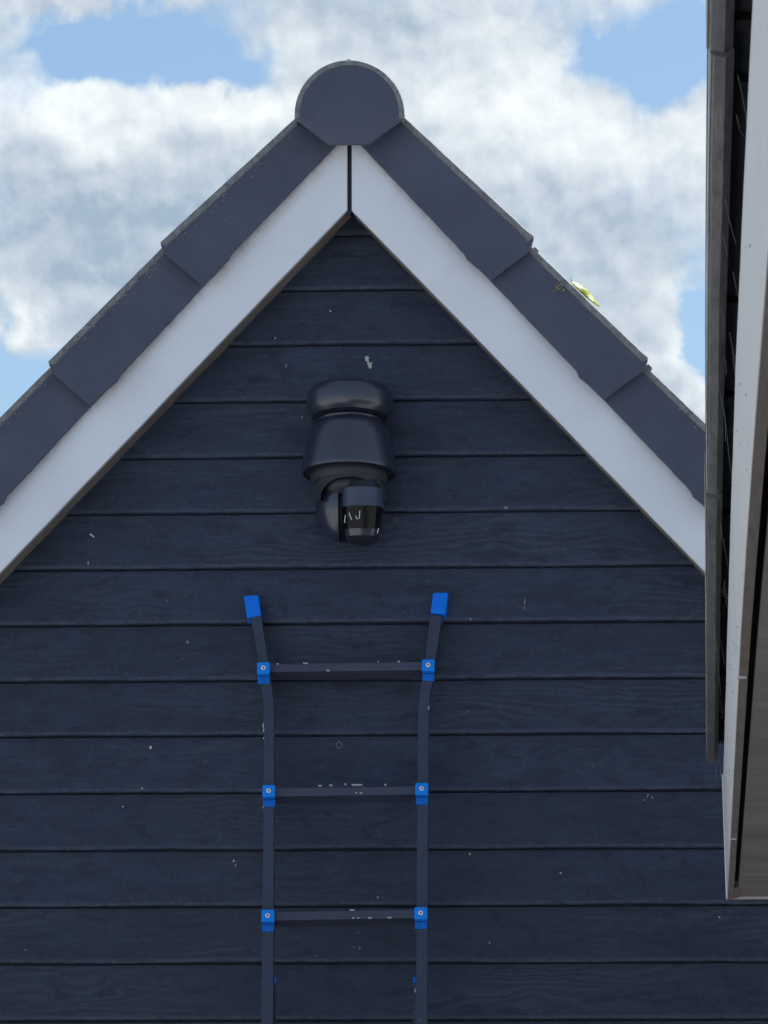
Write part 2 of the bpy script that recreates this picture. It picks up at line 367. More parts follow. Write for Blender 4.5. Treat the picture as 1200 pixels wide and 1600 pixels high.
# bargeboards
YF, YFb = -.165, -.145
def lerp(a, b, t): return a + (b-a)*t
def bargeboard(side):
    s = side
    x0 = 542.5 if s < 0 else 549.5
    lowA = (x0, 327.5 if s < 0 else 328.5)
    slope = 1.0455 if s < 0 else 1.0235
    xe = x0 + s*1060
    lowB = (xe, lowA[1] + 1060*slope)
    bm = bmesh.new(); n = 60; g = bm.verts.layers.float.new('grime'); front = []; m = 16
    for i in range(n+1):
        t = i/n; x = lerp(x0, xe, t); yl = lerp(lowA[1], lowB[1], t); yt = yl - 150 + 22*0
        if i == 0: yt = 205
        col = []
        for j in range(m+1):
            u = j/m; y = lerp(yl, yt, u)
            wob = noise.noise(Vector((x*.02, 3+s, 0)))*.9 if j == 0 and 0 < i else 0
            v = bm.verts.new(P(x, y+wob, YF)); vis = (yl-y)          # px above the lower edge
            v[g] = max(0, min(1, (vis-(86 if s < 0 else 92))/34.0))**1.3 + (0.10 if j == 0 else 0)
            col.append(v)
        front.append(col)
    for i in range(n):
        for j in range(m): bm.faces.new((front[i][j], front[i+1][j], front[i+1][j+1], front[i][j+1]))
    geom = bmesh.ops.extrude_face_region(bm, geom=bm.faces[:])
    for v in [e for e in geom['geom'] if isinstance(e, bmesh.types.BMVert)]: v.co.y = YFb
    o = link('bargeboard', bm, M_white, house, bevel=.0015, segs=1, ang=60)
    o['label'] = 'left white bargeboard' if s < 0 else 'right white bargeboard'
    # brown soffit board reaching back to the wall
    pa = P(lowA[0], lowA[1]-3, YFb); pb = P(lowB[0], lowB[1]-3, YFb)
    if s < 0: pa = pa + Vector((.002,0,0))
    up = Vector((0,0,.018)); dn = Vector((0, .145+.0, 0))
    prof = [pa, pb, pb+up, pa+up]
    o = link('soffit_board', prism(prof, [p+dn for p in prof]), M_soffit, house)
    return pa, pb
LA, LB = bargeboard(-1); RA, RB = bargeboard(1)
link('joint_gasket', prism([P(541.5,206,-.150),P(550.5,206,-.150),P(550.5,331,-.150),P(546,336,-.150),P(541.5,331,-.150)], [P(541.5,206,-.150)+Vector((0,.01,0)),P(550.5,206,-.150)+Vector((0,.01,0)),P(550.5,331,-.150)+Vector((0,.01,0)),P(546,336,-.150)+Vector((0,.01,0)),P(541.5,331,-.150)+Vector((0,.01,0))]), M_gasket, house)

# roof slopes behind the verge
for s, (pa, pb) in ((-1, (LA, LB)), (1, (RA, RB))):
    a = Vector((0, 0, P(546,190,-.15).z)); b = Vector((s*(W+.12), 0, a.z-(W+.12)*TL))
    th = Vector((s*.03,0,-.10))
    link('roof_slope', prism([Vector((p.x,-.10,p.z)) for p in (a, b, b+Vector((0,0,-.07)), a+Vector((0,0,-.07)))], [Vector((p.x,3.8,p.z)) for p in (a, b, b+Vector((0,0,-.07)), a+Vector((0,0,-.07)))]), M_roof, house)

# verge tiles (pixel outlines of the nearest ones give their true shape)
YT0, YT1 = -.176, -.216
tL1 = [(486,165),(250.5,381.5),(256,396),(315,445),(357,406),(361.5,396),(521,231),(540,212)]
tL2 = [(298,345),(75.5,568),(82,583),(139.5,632.5),(183,595),(188.5,585),(318,446),(350,414)]
tR1 = [(608,163),(834,372.5),(827.5,392),(768,438),(729,404.5),(724.5,396),(568,231),(551,214)]
tR2 = [(790,348),(1012.5,562),(1006,579),(946,622.5),(905,589.5),(900,578.5),(766,438),(735,408)]
def shift(t, dx, dy): return [(x+dx, y+dy) for x, y in t]
tiles = [(tL1,-1),(tL2,-1),(shift(tL2,-178,190),-1),(shift(tL2,-356,380),-1),(shift(tL2,-534,570),-1),
         (tR1,1),(tR2,1),(shift(tR2,178,187),1),(shift(tR2,356,374),1),(shift(tR2,534,561),1)]
def densify(poly, k=9):
    out = []
    for i, a in enumerate(poly):
        b = poly[(i+1)%len(poly)]; L = math.hypot(b[0]-a[0], b[1]-a[1]); m = max(1, int(L/11))
        for j in range(m): out.append((lerp(a[0],b[0],j/m), lerp(a[1],b[1],j/m)))
    return out
verge = []
for ti, (poly, s) in enumerate(tiles):
    top = poly[0]; end = poly[2]; L = math.hypot(end[0]-top[0], end[1]-top[1]); dx, dy = (end[0]-top[0])/L, (end[1]-top[1])/L
    def yy(p): return lerp(YT0, YT1, max(0, min(1, ((p[0]-top[0])*dx+(p[1]-top[1])*dy)/L)))
    dp = densify(poly)
    jp = [(x + noise.noise(Vector((x*.16, y*.16, ti)))*.8, y + noise.noise(Vector((x*.16, y*.16, ti+9)))*.8) for x, y in dp]
    f = [P(x, y, yy((x,y))) for x, y in jp]
    b = [p + Vector((0, .015, 0)) for p in f]
    bm = prism(f, b)
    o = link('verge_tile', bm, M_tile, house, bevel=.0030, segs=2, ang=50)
    verge.append(o)
    # the flat of the tile running back over the roof
    outer0, outer1 = poly[0], poly[1]
    inx, iny = (-dy*s*-1, dx*s*-1)
    ins = 24
    nx_, ny_ = ((dy, -dx) if s < 0 else (-dy, dx))
    nx_, ny_ = (-nx_, -ny_)
    def inn(p, d): return (p[0] + (d*.68 if s < 0 else -d*.68), p[1] + d*.72)
    q = [inn(outer0, 5), inn(outer1, 5), inn(outer1, 30), inn(outer0, 30)]
    ff = [P(x, y, yy((x,y))+.013) for x, y in q]
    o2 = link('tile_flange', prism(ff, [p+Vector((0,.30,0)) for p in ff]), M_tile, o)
RIMS = True
for ti, (poly, s) in enumerate(tiles):
    a, b = poly[0], poly[1]; pts = []
    k = 26; t0 = .0
    for i in range(k+1):
        t = lerp(t0, .995, i/k); x, y = lerp(a[0],b[0],t), lerp(a[1],b[1],t)
        w_ = noise.noise(Vector((t*9, ti, 0)))*.5
        x2, y2 = x - s*(3.6+w_)*.7, y + (3.6+w_)*.72
        pts.append(P(x2, y2, lerp(YT0, YT1, t)+.0045))
    o = link('tile_rim', tube(pts, .0098, None, 14), M_rim, verge[ti], smooth=True)
    if ti < 8:
        bm = bmesh.new(); rr_ = random.Random(ti)
        for q in range(70 if s < 0 else 26):
            t = rr_.random(); d = abs(rr_.gauss(0, 6.5 if s < 0 else 4))+7; x, y = lerp(a[0],b[0],t) - s*d*.7, lerp(a[1],b[1],t)+d*.72
            if not (noise.noise(Vector((t*5, ti*3.3, 1))) > -.12): continue
            c = P(x, y, lerp(YT0, YT1, t)-.0002)
            bmesh.ops.create_icosphere(bm, subdivisions=1, radius=rr_.uniform(.0005,.0016), matrix=Matrix.Translation(c) @ Matrix.Rotation(s*R_(45), 4, 'Y') @ Matrix.Diagonal((rr_.uniform(1,3.5),.5,1,1)))
        o = link('lichen_fleck', bm, M_fleck, verge[ti]); o['kind'] = 'stuff'
# small clips poking out under the tile ends on the right
for (x, y) in ((836,393),(1013,576)):
    c = P(x, y, -.17); bm = obox(c, Vector((.70,0,-.70)), Vector((0,1,0)), Vector((.7,0,.7)), .016, .03, .016)
    link('tile_clip', bm, M_rim, house, bevel=.003)
# lichen spot on the second right tile
bm = bmesh.new()
for k in range(26):
    a = random.random()*6.28; r = random.gauss(6.0, 1.6) if k < 20 else random.uniform(0,3)
    c = P(875+math.cos(a)*r, 450+math.sin(a)*r, -.2005)
    bmesh.ops.create_icosphere(bm, subdivisions=1, radius=random.uniform(.0014,.0028), matrix=Matrix.Translation(c))
o = link('lichen_patch', bm, M_lichen, verge[6]); o['kind'] = 'stuff'

# ridge end cap and ridge tile
cx, cy, rr = 546.2, 180.5, 85.3
ring = [(cx + rr*math.cos(a), cy - rr*1.0*math.sin(a)) for a in [R_(-4 + 188*k/44) for k in range(45)]]
poly = ring + [(513,227.3),(576.5,227.3)]
YC = -.262
ccen = (546, 165)
f = []
bm = bmesh.new()
rings3 = []
for sc_, yy_ in ((1.0, YC+.030),(1.0, YC+.012),(.985, YC+.005),(.955, YC+.0012),(.90, YC),(.5, YC-.002)):
    rings3.append([bm.verts.new(P(ccen[0]+(x-ccen[0])*sc_, ccen[1]+(y-ccen[1])*sc_, yy_)) for x, y in poly])
n = len(poly)
for a, b in zip(rings3, rings3[1:]):
    for k in range(n): bm.faces.new((a[k], a[(k+1)%n], b[(k+1)%n], b[k]))
bm.faces.new(rings3[-1]); bm.faces.new(rings3[0][::-1])
bmesh.ops.recalc_face_normals(bm, faces=bm.faces)
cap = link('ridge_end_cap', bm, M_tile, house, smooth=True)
e = cap.modifiers.new('es', 'EDGE_SPLIT'); e.split_angle = R_(42)
tp = [P(ccen[0]+(x-ccen[0])*.951, ccen[1]+(y-ccen[1])*.951, YC+.005) for x, y in ring]
link('cap_rim', tube(tp, .0082, None, 12), M_rim, cap, smooth=True)
# ridge barrel
cw = P(cx, cy, YC+.03); ra = rr/600*.985
bm = bmesh.new(); seg = 40
def barrel(y0, y1, r):
    A = []; B = []
    for k in range(seg+1):
        a = R_(-6 + 192*k/seg)
        A.append(bm.verts.new((cw.x+r*math.cos(a), y0, cw.z+r*math.sin(a)))); B.append(bm.verts.new((cw.x+r*math.cos(a), y1, cw.z+r*math.sin(a))))
    for k in range(seg): bm.faces.new((A[k], A[k+1], B[k+1], B[k]))
    bm.faces.new(A); bm.faces.new(B[::-1])
barrel(YC+.031, .25, ra)
link('ridge_tile', bm, M_tile, house, smooth=False, bevel=.003, ang=50)
for k in range(8):
    bm = bmesh.new(); barrel(.252+.42*k, .252+.42*(k+1)-.004, ra*1.0)
    link('ridge_tile', bm, M_tile, house)
c = P(547, 96.5, YC+.05)
bm = bmesh.new(); bmesh.ops.create_uvsphere(bm, u_segments=14, v_segments=8, radius=.009, matrix=Matrix.Translation(c) @ Matrix.Diagonal((1.4,2.5,.6,1)))
link('ridge_screw', bm, M_tile, cap, smooth=True)

# paint chips, splashes on the boards
def blob(x, y, rx, ry, ang, mat, name, seed, Y=None, th=.0012, jag=.35, n=14):
    pts = []
    ca, sa = math.cos(ang), math.sin(ang)
    for k in range(n):
        a = 2*math.pi*k/n; r = 1 + noise.noise(Vector((math.cos(a)*1.7+seed*3.1, math.sin(a)*1.7, seed)))*2*jag
        u, v = rx*r*math.cos(a), ry*r*math.sin(a)
        pts.append((x+u*ca-v*sa, y+u*sa+v*ca))
    # the board surface here
    z = P(x, y, YB).z
    for i in range(len(zl)-1):
        if zl[i+1] <= z <= zl[i]: dz = z - zl[i+1]; break
    if Y is None:
        prof = [(0,YB),(.05,YB+.004),(.10,YB+.009),(.162,YB+.0145)]
        Y = YB
        for (a_, ya), (b_, yb) in zip(prof, prof[1:]):
            if a_ <= dz <= b_: Y = lerp(ya, yb, (dz-a_)/(b_-a_))
        Y -= .0016
    f = [P(u, v, Y-th) for u, v in pts]; b = [P(u, v, Y+.004) for u, v in pts]
    return link(name, prism(f, b), mat, house)
for i, (x, y, rx, ry, a, m) in enumerate([(573.5,560.5,4.6,4.2,.6,M_chip),(577.5,571,4.0,5.2,-.5,M_chip),(575,565.5,2.2,4.5,-.4,M_chip),(581,567,1.3,2.0,0,M_chip),
        (516,486,3.0,1.4,.8,M_chip),(143,836,3.8,1.8,.4,M_chip),(146,839,1.5,1.8,.4,M_chip),(790,793,4.5,2.2,0,M_spot),(820,940,1.6,5,.1,M_spot),(819,949,1.2,5,0,M_spot),
        (293,1003,3.2,2.6,.3,M_spot),(235,1168,2.6,3,0,M_chip),(192,1260,1.6,1.2,0,M_chip),(222,1232,1.5,1.5,0,M_chip),(735,967,1.6,1.2,0,M_chip),(430,528,1.5,1.3,0,M_chip),
        (573,594,1.2,2.2,0,M_spot),(734,1334,1.6,1.6,0,M_chip),(876,1364,1.6,1.6,0,M_chip),(1124,1433,1.5,1.3,0,M_chip),(765,1473,1.6,1.3,0,M_chip),
        (1012,1243,1.8,3.5,.3,M_spot),(1019,1246,1.5,3.5,-.3,M_spot),(1006,1250,2.6,1.2,0,M_spot),(472,652,1.2,1.2,0,M_chip),(365,1345,1.6,2.0,0,M_chip),
        (368,1352,1.3,1.3,0,M_chip),(40,1484,2.0,1.8,0,M_spot),(590,1402,1.4,1.4,0,M_chip),(553,1480,1.3,1.8,0,M_spot),(562,1481,1.6,2.6,0,M_spot),(560,1458,2.0,1.0,0,M_spot),(447,572,1.6,3.0,0,M_spot),(138,880,2.2,4,0,M_spot)]):
    blob(x, y, rx*.82, ry*.82, a, m, 'paint_chip' if m is M_chip else 'dust_splash', i)
# round dried splash behind the ladder
for k in range(11):
    a = 6.28*k/11; r = 4.6
    blob(530+math.cos(a)*r, 1164+math.sin(a)*r, 1.3, .9, a, M_spot, 'dust_splash', 60+k)
for k in range(8):
    a = 6.28*k/8
    blob(618+math.cos(a)*3.4, 812+math.sin(a)*3.4, .9, .7, a, M_lichen, 'dust_splash', 90+k)

# ------------------------------------------------------------------ yellow-green leaf on the right slope
bm = bmesh.new()
leafm = Mat('yellow_green_leaf', .5, .4)
lc = leafm.mix(leafm.ramp(leafm.noise(60, 3, .6), .38, .6), (.30,.42,.02), (.58,.60,.02))
leafm.color(lc); leafm.b.inputs['Subsurface Weight'].default_value = 0
tr = leafm.t.nodes.new('ShaderNodeBsdfTranslucent'); leafm.link(lc, tr.inputs[0]); ms = leafm.t.nodes.new('ShaderNodeMixShader'); ms.inputs[0].default_value = .5
leafm.link(leafm.b.outputs[0], ms.inputs[1]); leafm.link(tr.outputs[0], ms.inputs[2]); leafm.link(ms.outputs[0], leafm.t.nodes['Material Output'].inputs[0])
a0, a1 = (893.5,440), (937,479); nL = 12
rows = []
for i in range(nL+1):
    t = i/nL; wdt = 6.0*(1+.35*noise.noise(Vector((t*9,5,2))))*math.sin(math.pi*min(1, t*.93+.05))**.75*(1-.25*t)
    cx_, cy_ = lerp(a0[0],a1[0],t), lerp(a0[1],a1[1],t) - 1.5*math.sin(math.pi*t)
    row = []
    for j, u in enumerate((-1,-.5,0,.5,1)):
        lift = abs(u)**1.3
        row.append(bm.verts.new(P(cx_ + u*wdt*.66 , cy_ - u*wdt*.70 + noise.noise(Vector((t*7,u*2,1)))*1.3, -.17 + .012*u + lift*.004 + .004*math.sin(t*14))))
    rows.append(row)
for a, b in zip(rows, rows[1:]):
    for k in range(4): bm.faces.new((a[k], a[k+1], b[k+1], b[k]))
lf = link('leaf', bm, leafm.m, None, smooth=True); so_ = lf.modifiers.new('s', 'SOLIDIFY'); so_.thickness = .0006
lf['label'] = 'small yellow green leaf lying on the edge of the right roof slope'; lf['category'] = 'leaf'
st = link('leaf_stalk', tube([P(893.5,440,-.17), P(892,436,-.172), P(893,433,-.172)], .0009), M_soffit, lf)

# ------------------------------------------------------------------ security camera above the ladder
scam = thing('security_camera', 'black rounded security camera with ball head fixed to the boards above the ladder', 'security camera')
S = 1/603.0
AXY = -.135
ctr = P(546, 670, AXY)
TILT = R_(-6.5)
def lathe(prof, name, mat, cx_=546, yaxis=AXY, seg=64, depth=1.0, parent=scam, tilt=TILT, a0=0, a1=360):
    """prof: (radius px, y px) outline; axis through pixel column cx_."""
    bm = bmesh.new(); base = P(cx_, 670, yaxis); full = abs(a1-a0) >= 360
    rot = Matrix.Rotation(tilt, 4, 'X'); rings = []
    for (r, y) in prof:
        z = (670-y)*S/math.cos(PITCH)
        ring_ = []
        for k in range(seg if full else seg+1):
            a = R_(a0) + R_(a1-a0)*k/seg
            p = Vector((r*S*math.cos(a), r*S*math.sin(a)*depth, z)); p = rot @ p
            ring_.append(bm.verts.new(base + p))
        rings.append(ring_)
    m = len(rings[0])
    for a, b in zip(rings, rings[1:]):
        for k in range(m if full else m-1): bm.faces.new((a[k], a[(k+1)%m], b[(k+1)%m], b[k]))
    bm.faces.new(rings[0][::-1]); bm.faces.new(rings[-1])
    o = link(name, bm, mat, parent, smooth=True)
    e = o.modifiers.new('es', 'EDGE_SPLIT'); e.split_angle = R_(40)
    return o
def smoothprof(pts, n=6):
    out = []
    for i in range(len(pts)-1):
        p0 = pts[max(0,i-1)]; p1 = pts[i]; p2 = pts[i+1]; p3 = pts[min(len(pts)-1,i+2)]
        for k in range(n):
            t = k/n
            out.append(tuple(.5*((2*p1[j]) + (-p0[j]+p2[j])*t + (2*p0[j]-5*p1[j]+4*p2[j]-p3[j])*t*t + (-p0[j]+3*p1[j]-3*p2[j]+p3[j])*t**3) for j in (0,1)))
    return out + [pts[-1]]
# wall mount
bp = [(484,622),(490,606),(506,599),(590,598),(606,605),(613,622),(611,655),(608,668),(613,690),(616,736),(606,744),(490,744),(480,734),(482,700),(486,680),(487,660)]
link('back_plate', prism([P(x,y,-.10) for x, y in bp], [P(x,y,-.004) for x, y in bp]), M_gapblack, scam, bevel=.008, segs=3)
lathe(smoothprof([(20,603),(48,603.5),(60,607),(66,615),(68.5,622),(68.5,634),(66,644),(59,651.5)]), 'upper_housing', M_plastic)
lathe([(57,652.2),(54,653),(46,655)], 'rim', M_plastic2)
lathe(smoothprof([(47,654),(51,656.5),(51,660),(45,664)]), 'collar', M_plastic)
lathe(smoothprof([(40,653),(47,657),(54,664),(61,675),(66.5,690),(70.5,707),(73.5,724),(75.3,737),(74.8,743)])+[(71,743),(69,738)], 'hood', M_plastic)
lathe([(69.5,738),(69.5,741),(61,741.5)], 'hood_underside', M_plastic2)
lathe(smoothprof([(59,741.6),(60.5,748),(59,756),(56,760)])[:-1]+[(46,761)], 'swivel_ring', M_plgrey)
lathe(smoothprof([(44,757),(47,764),(45,774),(36,784)]), 'neck', M_plastic2)
# arched shroud in front of the ring
def arc_band(x0, x1, ytop, ybot, th, Y, Yb, mat, name, n=24):
    f = []
    cxm = (x0+x1)/2; hw = (x1-x0)/2
    up = [(cxm - hw*math.cos(math.pi*k/n), ybot - (ybot-ytop)*math.sin(math.pi*k/n)**.85) for k in range(n+1)]
    lo = [(cxm - (hw-th)*math.cos(math.pi*k/n), ybot - (ybot-ytop-th)*math.sin(math.pi*k/n)**.85) for k in range(n+1)]
    bm = bmesh.new()
    for k in range(n):
        q = [up[k], up[k+1], lo[k+1], lo[k]]
        def yo(x, base): return base + .062*(abs(x-cxm)/hw)**2.4
        A = [P(x,y,yo(x,Y)) for x, y in q]; B = [P(x,y,yo(x,Y)+Yb) for x, y in q]
        prism(A, B, bm)
    bmesh.ops.remove_doubles(bm, verts=bm.verts, dist=1e-5)
    return link(name, bm, mat, scam)
arc_band(488, 604, 731, 782, 13, AXY-.110, .07, M_plastic2, 'arched_shroud')
# ball head
bm = bmesh.new(); bc = P(545.5, 794, AXY-.006); rb = 51*S
bmesh.ops.create_uvsphere(bm, u_segments=48, v_segments=32, radius=1, matrix=Matrix.Translation(bc) @ Matrix.Diagonal((rb, rb, rb*1.13, 1)))
xs = P(532.5, 794, AXY).x
bmesh.ops.bisect_plane(bm, geom=bm.verts[:]+bm.edges[:]+bm.faces[:], plane_co=(xs-.0012,0,0), plane_no=(1,0,0), clear_outer=True)
bmesh.ops.edgeloop_fill(bm, edges=[e for e in bm.edges if e.is_boundary])
ball = link('ball_head', bm, M_plastic, scam, smooth=True); e = ball.modifiers.new('es','EDGE_SPLIT'); e.split_angle = R_(50)
# lens unit: right half, a barrel with slate panel, glossy window and nose
def lensband(ya, yb, ra_, rb_, mat, name, dr=0, n=28, mid=3, cxl=566.5):
    base = P(cxl, 795, AXY-.035); bm = bmesh.new(); rings = []
    for j in range(mid+1):
        t = j/mid; y = lerp(ya,yb,t); r = lerp(ra_, rb_, t)+dr
        z = (795-y)*S
        rings.append([bm.verts.new(base + Vector((math.copysign(abs(math.cos(a))**.75, math.cos(a))*r*S, math.copysign(abs(math.sin(a))**.75, math.sin(a))*(r+8)*S*1.1, z))) for a in (2*math.pi*k/n for k in range(n))])
    for a, b in zip(rings, rings[1:]):
        for k in range(n): bm.faces.new((a[k], a[(k+1)%n], b[(k+1)%n], b[k]))
    bm.faces.new(rings[0][::-1]); bm.faces.new(rings[-1])
    o = link(name, bm, mat, scam, smooth=True); e = o.modifiers.new('es','EDGE_SPLIT'); e.split_angle = R_(45)
    return o
lensband(750, 766, 26, 31.5, M_plastic2, 'lens_neck')
lensband(766.3, 796, 32.6, 33.4, M_plpanel, 'slate_panel')
lensband(796.3, 831, 33.0, 29.5, M_gloss, 'lens_window', mid=6)
lensband(831.3, 842, 29.0, 26, M_plastic, 'nose', mid=3)
lensband(842, 850, 26, 17, M_plastic2, 'nose_rim', mid=3)
bm = bmesh.new(); bc2 = P(546.5, 795, AXY+.022); r2 = 54*S
bmesh.ops.create_uvsphere(bm, u_segments=48, v_segments=32, radius=1, matrix=Matrix.Translation(bc2) @ Matrix.Diagonal((r2, r2, r2, 1)))
link('head_shell', bm, M_plastic2, scam, smooth=True)
# reflections in the lens window, modelled as bright strokes
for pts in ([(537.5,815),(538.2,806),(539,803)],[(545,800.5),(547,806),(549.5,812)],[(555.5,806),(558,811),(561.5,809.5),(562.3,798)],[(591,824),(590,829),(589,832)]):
    link('reflection_stroke', tube([P(x, y, AXY-.035-(41*S*1.1)-.0035+.00*abs(x-566)) + Vector((0, .035*(abs(x-566.5)/33)**3.2, 0)) for x, y in pts], .0011), M_rivet, scam)

# ------------------------------------------------------------------ ladder
lad = thing('ladder', 'dark blue black ladder with bright blue end caps and brackets leaning on the gable', 'ladder')
LEAN = R_(13)
ptop = P(540, 945, -.055)
ldir = Vector((0, math.sin(LEAN)*-1, -math.cos(LEAN)))          # down the ladder
lnor = Vector((0, -math.cos(LEAN), math.sin(LEAN)))             # outwards, to the viewer
def L(px, py, off=0.0): return onplane(px, py, ptop + lnor*off, lnor)
zdir = -ldir
def rail_solid(cl, cr, name, mat, depth=.030, off=0.0, bevel=.0025, parent=lad):
    """cl / cr: pixel polylines of the left and right visible edge of the rail front"""
    bm = bmesh.new(); rings = []
    for a, b in zip(cl, cr):
        pa, pb = (a if isinstance(a, Vector) else L(*a, off)), (b if isinstance(b, Vector) else L(*b, off))
        rings.append([bm.verts.new(v) for v in (pa, pb, pb - lnor*depth, pa - lnor*depth)])
    for q, s_ in zip(rings, rings[1:]):
        for k in range(4): bm.faces.new((q[k], q[(k+1)%4], s_[(k+1)%4], s_[k]))
    bm.faces.new(rings[0]); bm.faces.new(rings[-1][::-1])
    return link(name, bm, mat, parent, bevel=bevel, segs=2, ang=40)
def down(px, py, length, off=0.0): return L(px, py, off) + ldir*length
BOT = 2.72
def grow(a, b, n, x_of):
    return
left_l = [(390.5,962),(404.5,1035),(407,1062),(411,1092),(411.6,1106),(412,1200),(410,1400),(408,1600)]
left_r = [(408,960),(419.5,1033),(422.5,1058),(427.3,1092),(428.3,1106),(428.5,1200),(428,1400),(427,1600)]
zb = L(418, 1600).z
Lb = (zb-.03)/math.cos(LEAN)
left_l.append(down(408,1600,Lb)); left_r.append(down(427,1600,Lb))
rail_solid(left_l, left_r, 'rail', M_rail)
right_l = [(672,960),(663.5,1033),(659.5,1058),(654,1092),(653,1106),(652,1200),(651,1400),(649.5,1600)]
right_r = [(691,961),(680,1033),(676.5,1060),(671.5,1092),(670.5,1106),(669.5,1200),(668.5,1400),(668,1600)]
right_l.append(down(649.5,1600,Lb)); right_r.append(down(668,1600,Lb))
rail_solid(right_l, right_r, 'rail', M_rail)
# the lower section of the ladder, behind
for (x0, x1, lab) in ((417,431.5,'l'),(646.5,660,'r')):
    pa, pb = L(x0,1537,-.032), L(x1,1537,-.032)
    rail_solid([pa, pa+ldir*(Lb+.1)], [pb, pb+ldir*(Lb+.1)], 'inner_rail', M_rail, depth=.022, bevel=.002)
    cxx = 429.7 if lab == 'l' else 648
    c = L(cxx, 1533, -.043)
    link('inner_rail_cap', obox(c, Vector((1,0,0)), lnor, zdir, .006, .02, .017), M_blue, lad, bevel=.002)
    bmesh_ = None
# rubber caps at the top
def endcap(q, depth, name='end_cap'):
    f = [L(x, y, .006) for x, y in q]; b = [p - lnor*depth for p in f]
    o = link(name, prism(f, b), M_blue, lad, bevel=.004, segs=3)
endcap([(380.5,930.5),(404,929),(408,961),(386,965.5)], .048)
endcap([(676.5,925.5),(700,925),(696,959.5),(672.5,957.5)], .048)
# dark foot pads just behind the caps
for q in ([(391,966),(409.5,962),(410.5,976),(393,978)], [(673,958.5),(694,960.5),(692,972),(672.5,970)]):
    f = [L(x,y,-.012) for x, y in q]; link('pad', prism(f, [p-lnor*.03 for p in f]), M_rail, lad, bevel=.002)
def rung(xl, xr, yl, yr, parts=True):
    a, b = L(xl, yl, -.004), L(xr, yr, -.004)
    return rung3(a, b)
RH, RD = .0225, .062
def rung3(a, b):
    u = (b-a).normalized(); v = lnor; w_ = u.cross(v).normalized()
    if w_.z < 0: w_ = -w_
    prof = [(-RD*.0,-RH/2),(0,RH/2),(-.012,RH/2+.004),(-RD,RH/2),(-RD,-RH/2-.001),(-.020,-RH/2-.003)]
    f = [a + v*p + w_*q for p, q in prof]; g = [b + v*p + w_*q for p, q in prof]
    return link('rung', prism(f, g), M_rung, lad, bevel=.002, segs=2)
def bracket(c, seed=0):
    """c: centre of the front plate"""
    u = Vector((1,0,0)); fw, fh = .0330, .0325
    c = c - zdir*.0012
    k = link('bracket', obox(c - lnor*.011, u, lnor, zdir, fw, .024, fh), M_blue3, lad, bevel=.0028, segs=3)
    q = c - zdir*(fh/2 + .0115) - lnor*.0205
    link('bracket_skirt', obox(q, u, lnor, zdir, fw*.93, .010, .019), M_blue2, k, bevel=.0012)
    c = c - lnor*.004
    bm = bmesh.new()
    rot = lnor.to_track_quat('Z', 'Y').to_matrix().to_4x4()
    n_ = 18; R1, R2, hgt = .0062, .0021, .003
    prof = [(R1,0),(R1,hgt*.6),(R1*.8,hgt),(R2*1.15,hgt),(R2,hgt*.6)]
    rings_ = []
    for r, h in prof:
        rings_.append([bm.verts.new(c + lnor*.005 + rot.to_3x3() @ Vector((r*math.cos(6.2832*k_/n_), r*math.sin(6.2832*k_/n_), h))) for k_ in range(n_)])
    for A, B in zip(rings_, rings_[1:]):
        for k_ in range(n_): bm.faces.new((A[k_], A[(k_+1)%n_], B[(k_+1)%n_], B[k_]))
    link('rivet', bm, M_rivet, k, smooth=True)
    bm = bmesh.new(); bmesh.ops.create_circle(bm, cap_ends=True, segments=12, radius=R2, matrix=Matrix.Translation(c+lnor*.0062) @ rot)
    link('rivet_hole', bm, M_darkgap, k)
rungs = [((421,1043.5),(660.5,1040.2),(411.5,1043),(669,1038.5)),((429.5,1238),(650,1234.5),(420,1235),(658.8,1231.5)),((428.5,1431.5),(649.5,1427.5),(418.5,1430),(657.5,1426))]
for (a, b, c1, c2) in rungs:
    rung3(L(*a,-.004)-Vector((.02,0,0)), L(*b,-.004)+Vector((.02,0,0)))
    bracket(L(*c1,.018)); bracket(L(*c2,.018))
a, b, c1, c2 = [L(*p) for p in rungs[-1]]; pitch_l = (L(*rungs[-2][0])-L(*rungs[-1][0])).length
for k in range(1, 8):
    d = ldir*pitch_l*k
    if (a+d).z < .15: break
    rung3(a+d-lnor*.004, b+d-lnor*.004); bracket(c1+d+lnor*.018); bracket(c2+d+lnor*.018)
for p in (left_l[-1], right_l[-1]):
    link('foot', obox(p + Vector((.016,0,0)) - lnor*.015 - ldir*.012, Vector((1,0,0)), lnor, zdir, .045, .05, .05), M_blue, lad, bevel=.004)
# worn paint chips on the rungs and rails
for i, (x0, y0, x1) in enumerate([(497,1227.5,503),(514,1226.8,520),(538,1225,541),(549,1226,566),(600,1225.8,604),(555,1238.5,558),(562,1239,566),(432,1037.3,436),(473,1036,481),(621,1033.6,625),(590,1033.8,592),(510,1047.3,515),
                                  (546,1421.8,554),(550,1434.2,554),(558,1434.2,561),(575,1434,581),(605,1433.6,612)]):
    f = [L(x0,y0-1.0,.0003),L(x1,y0-.8,.0003),L(x1,y0+.5,.0003),L(x0+1,y0+1.0,.0003)]
    link('worn_paint', prism(f, [p - lnor*.008 for p in f]), M_worn, lad)
for x, ya, yb in ((411.4,1130,1137),(412,1139,1143),(669.8,1103,1108),(411.9,1152,1154),(410.8,1260,1262),(648.9,1545,1550)):
    f = [L(x-.9,ya,.0003),L(x+.8,ya,.0003),L(x+.8,yb,.0003),L(x-.9,yb,.0003)]
    link('worn_paint', prism(f, [p - lnor*.008 for p in f]), M_worn, lad)

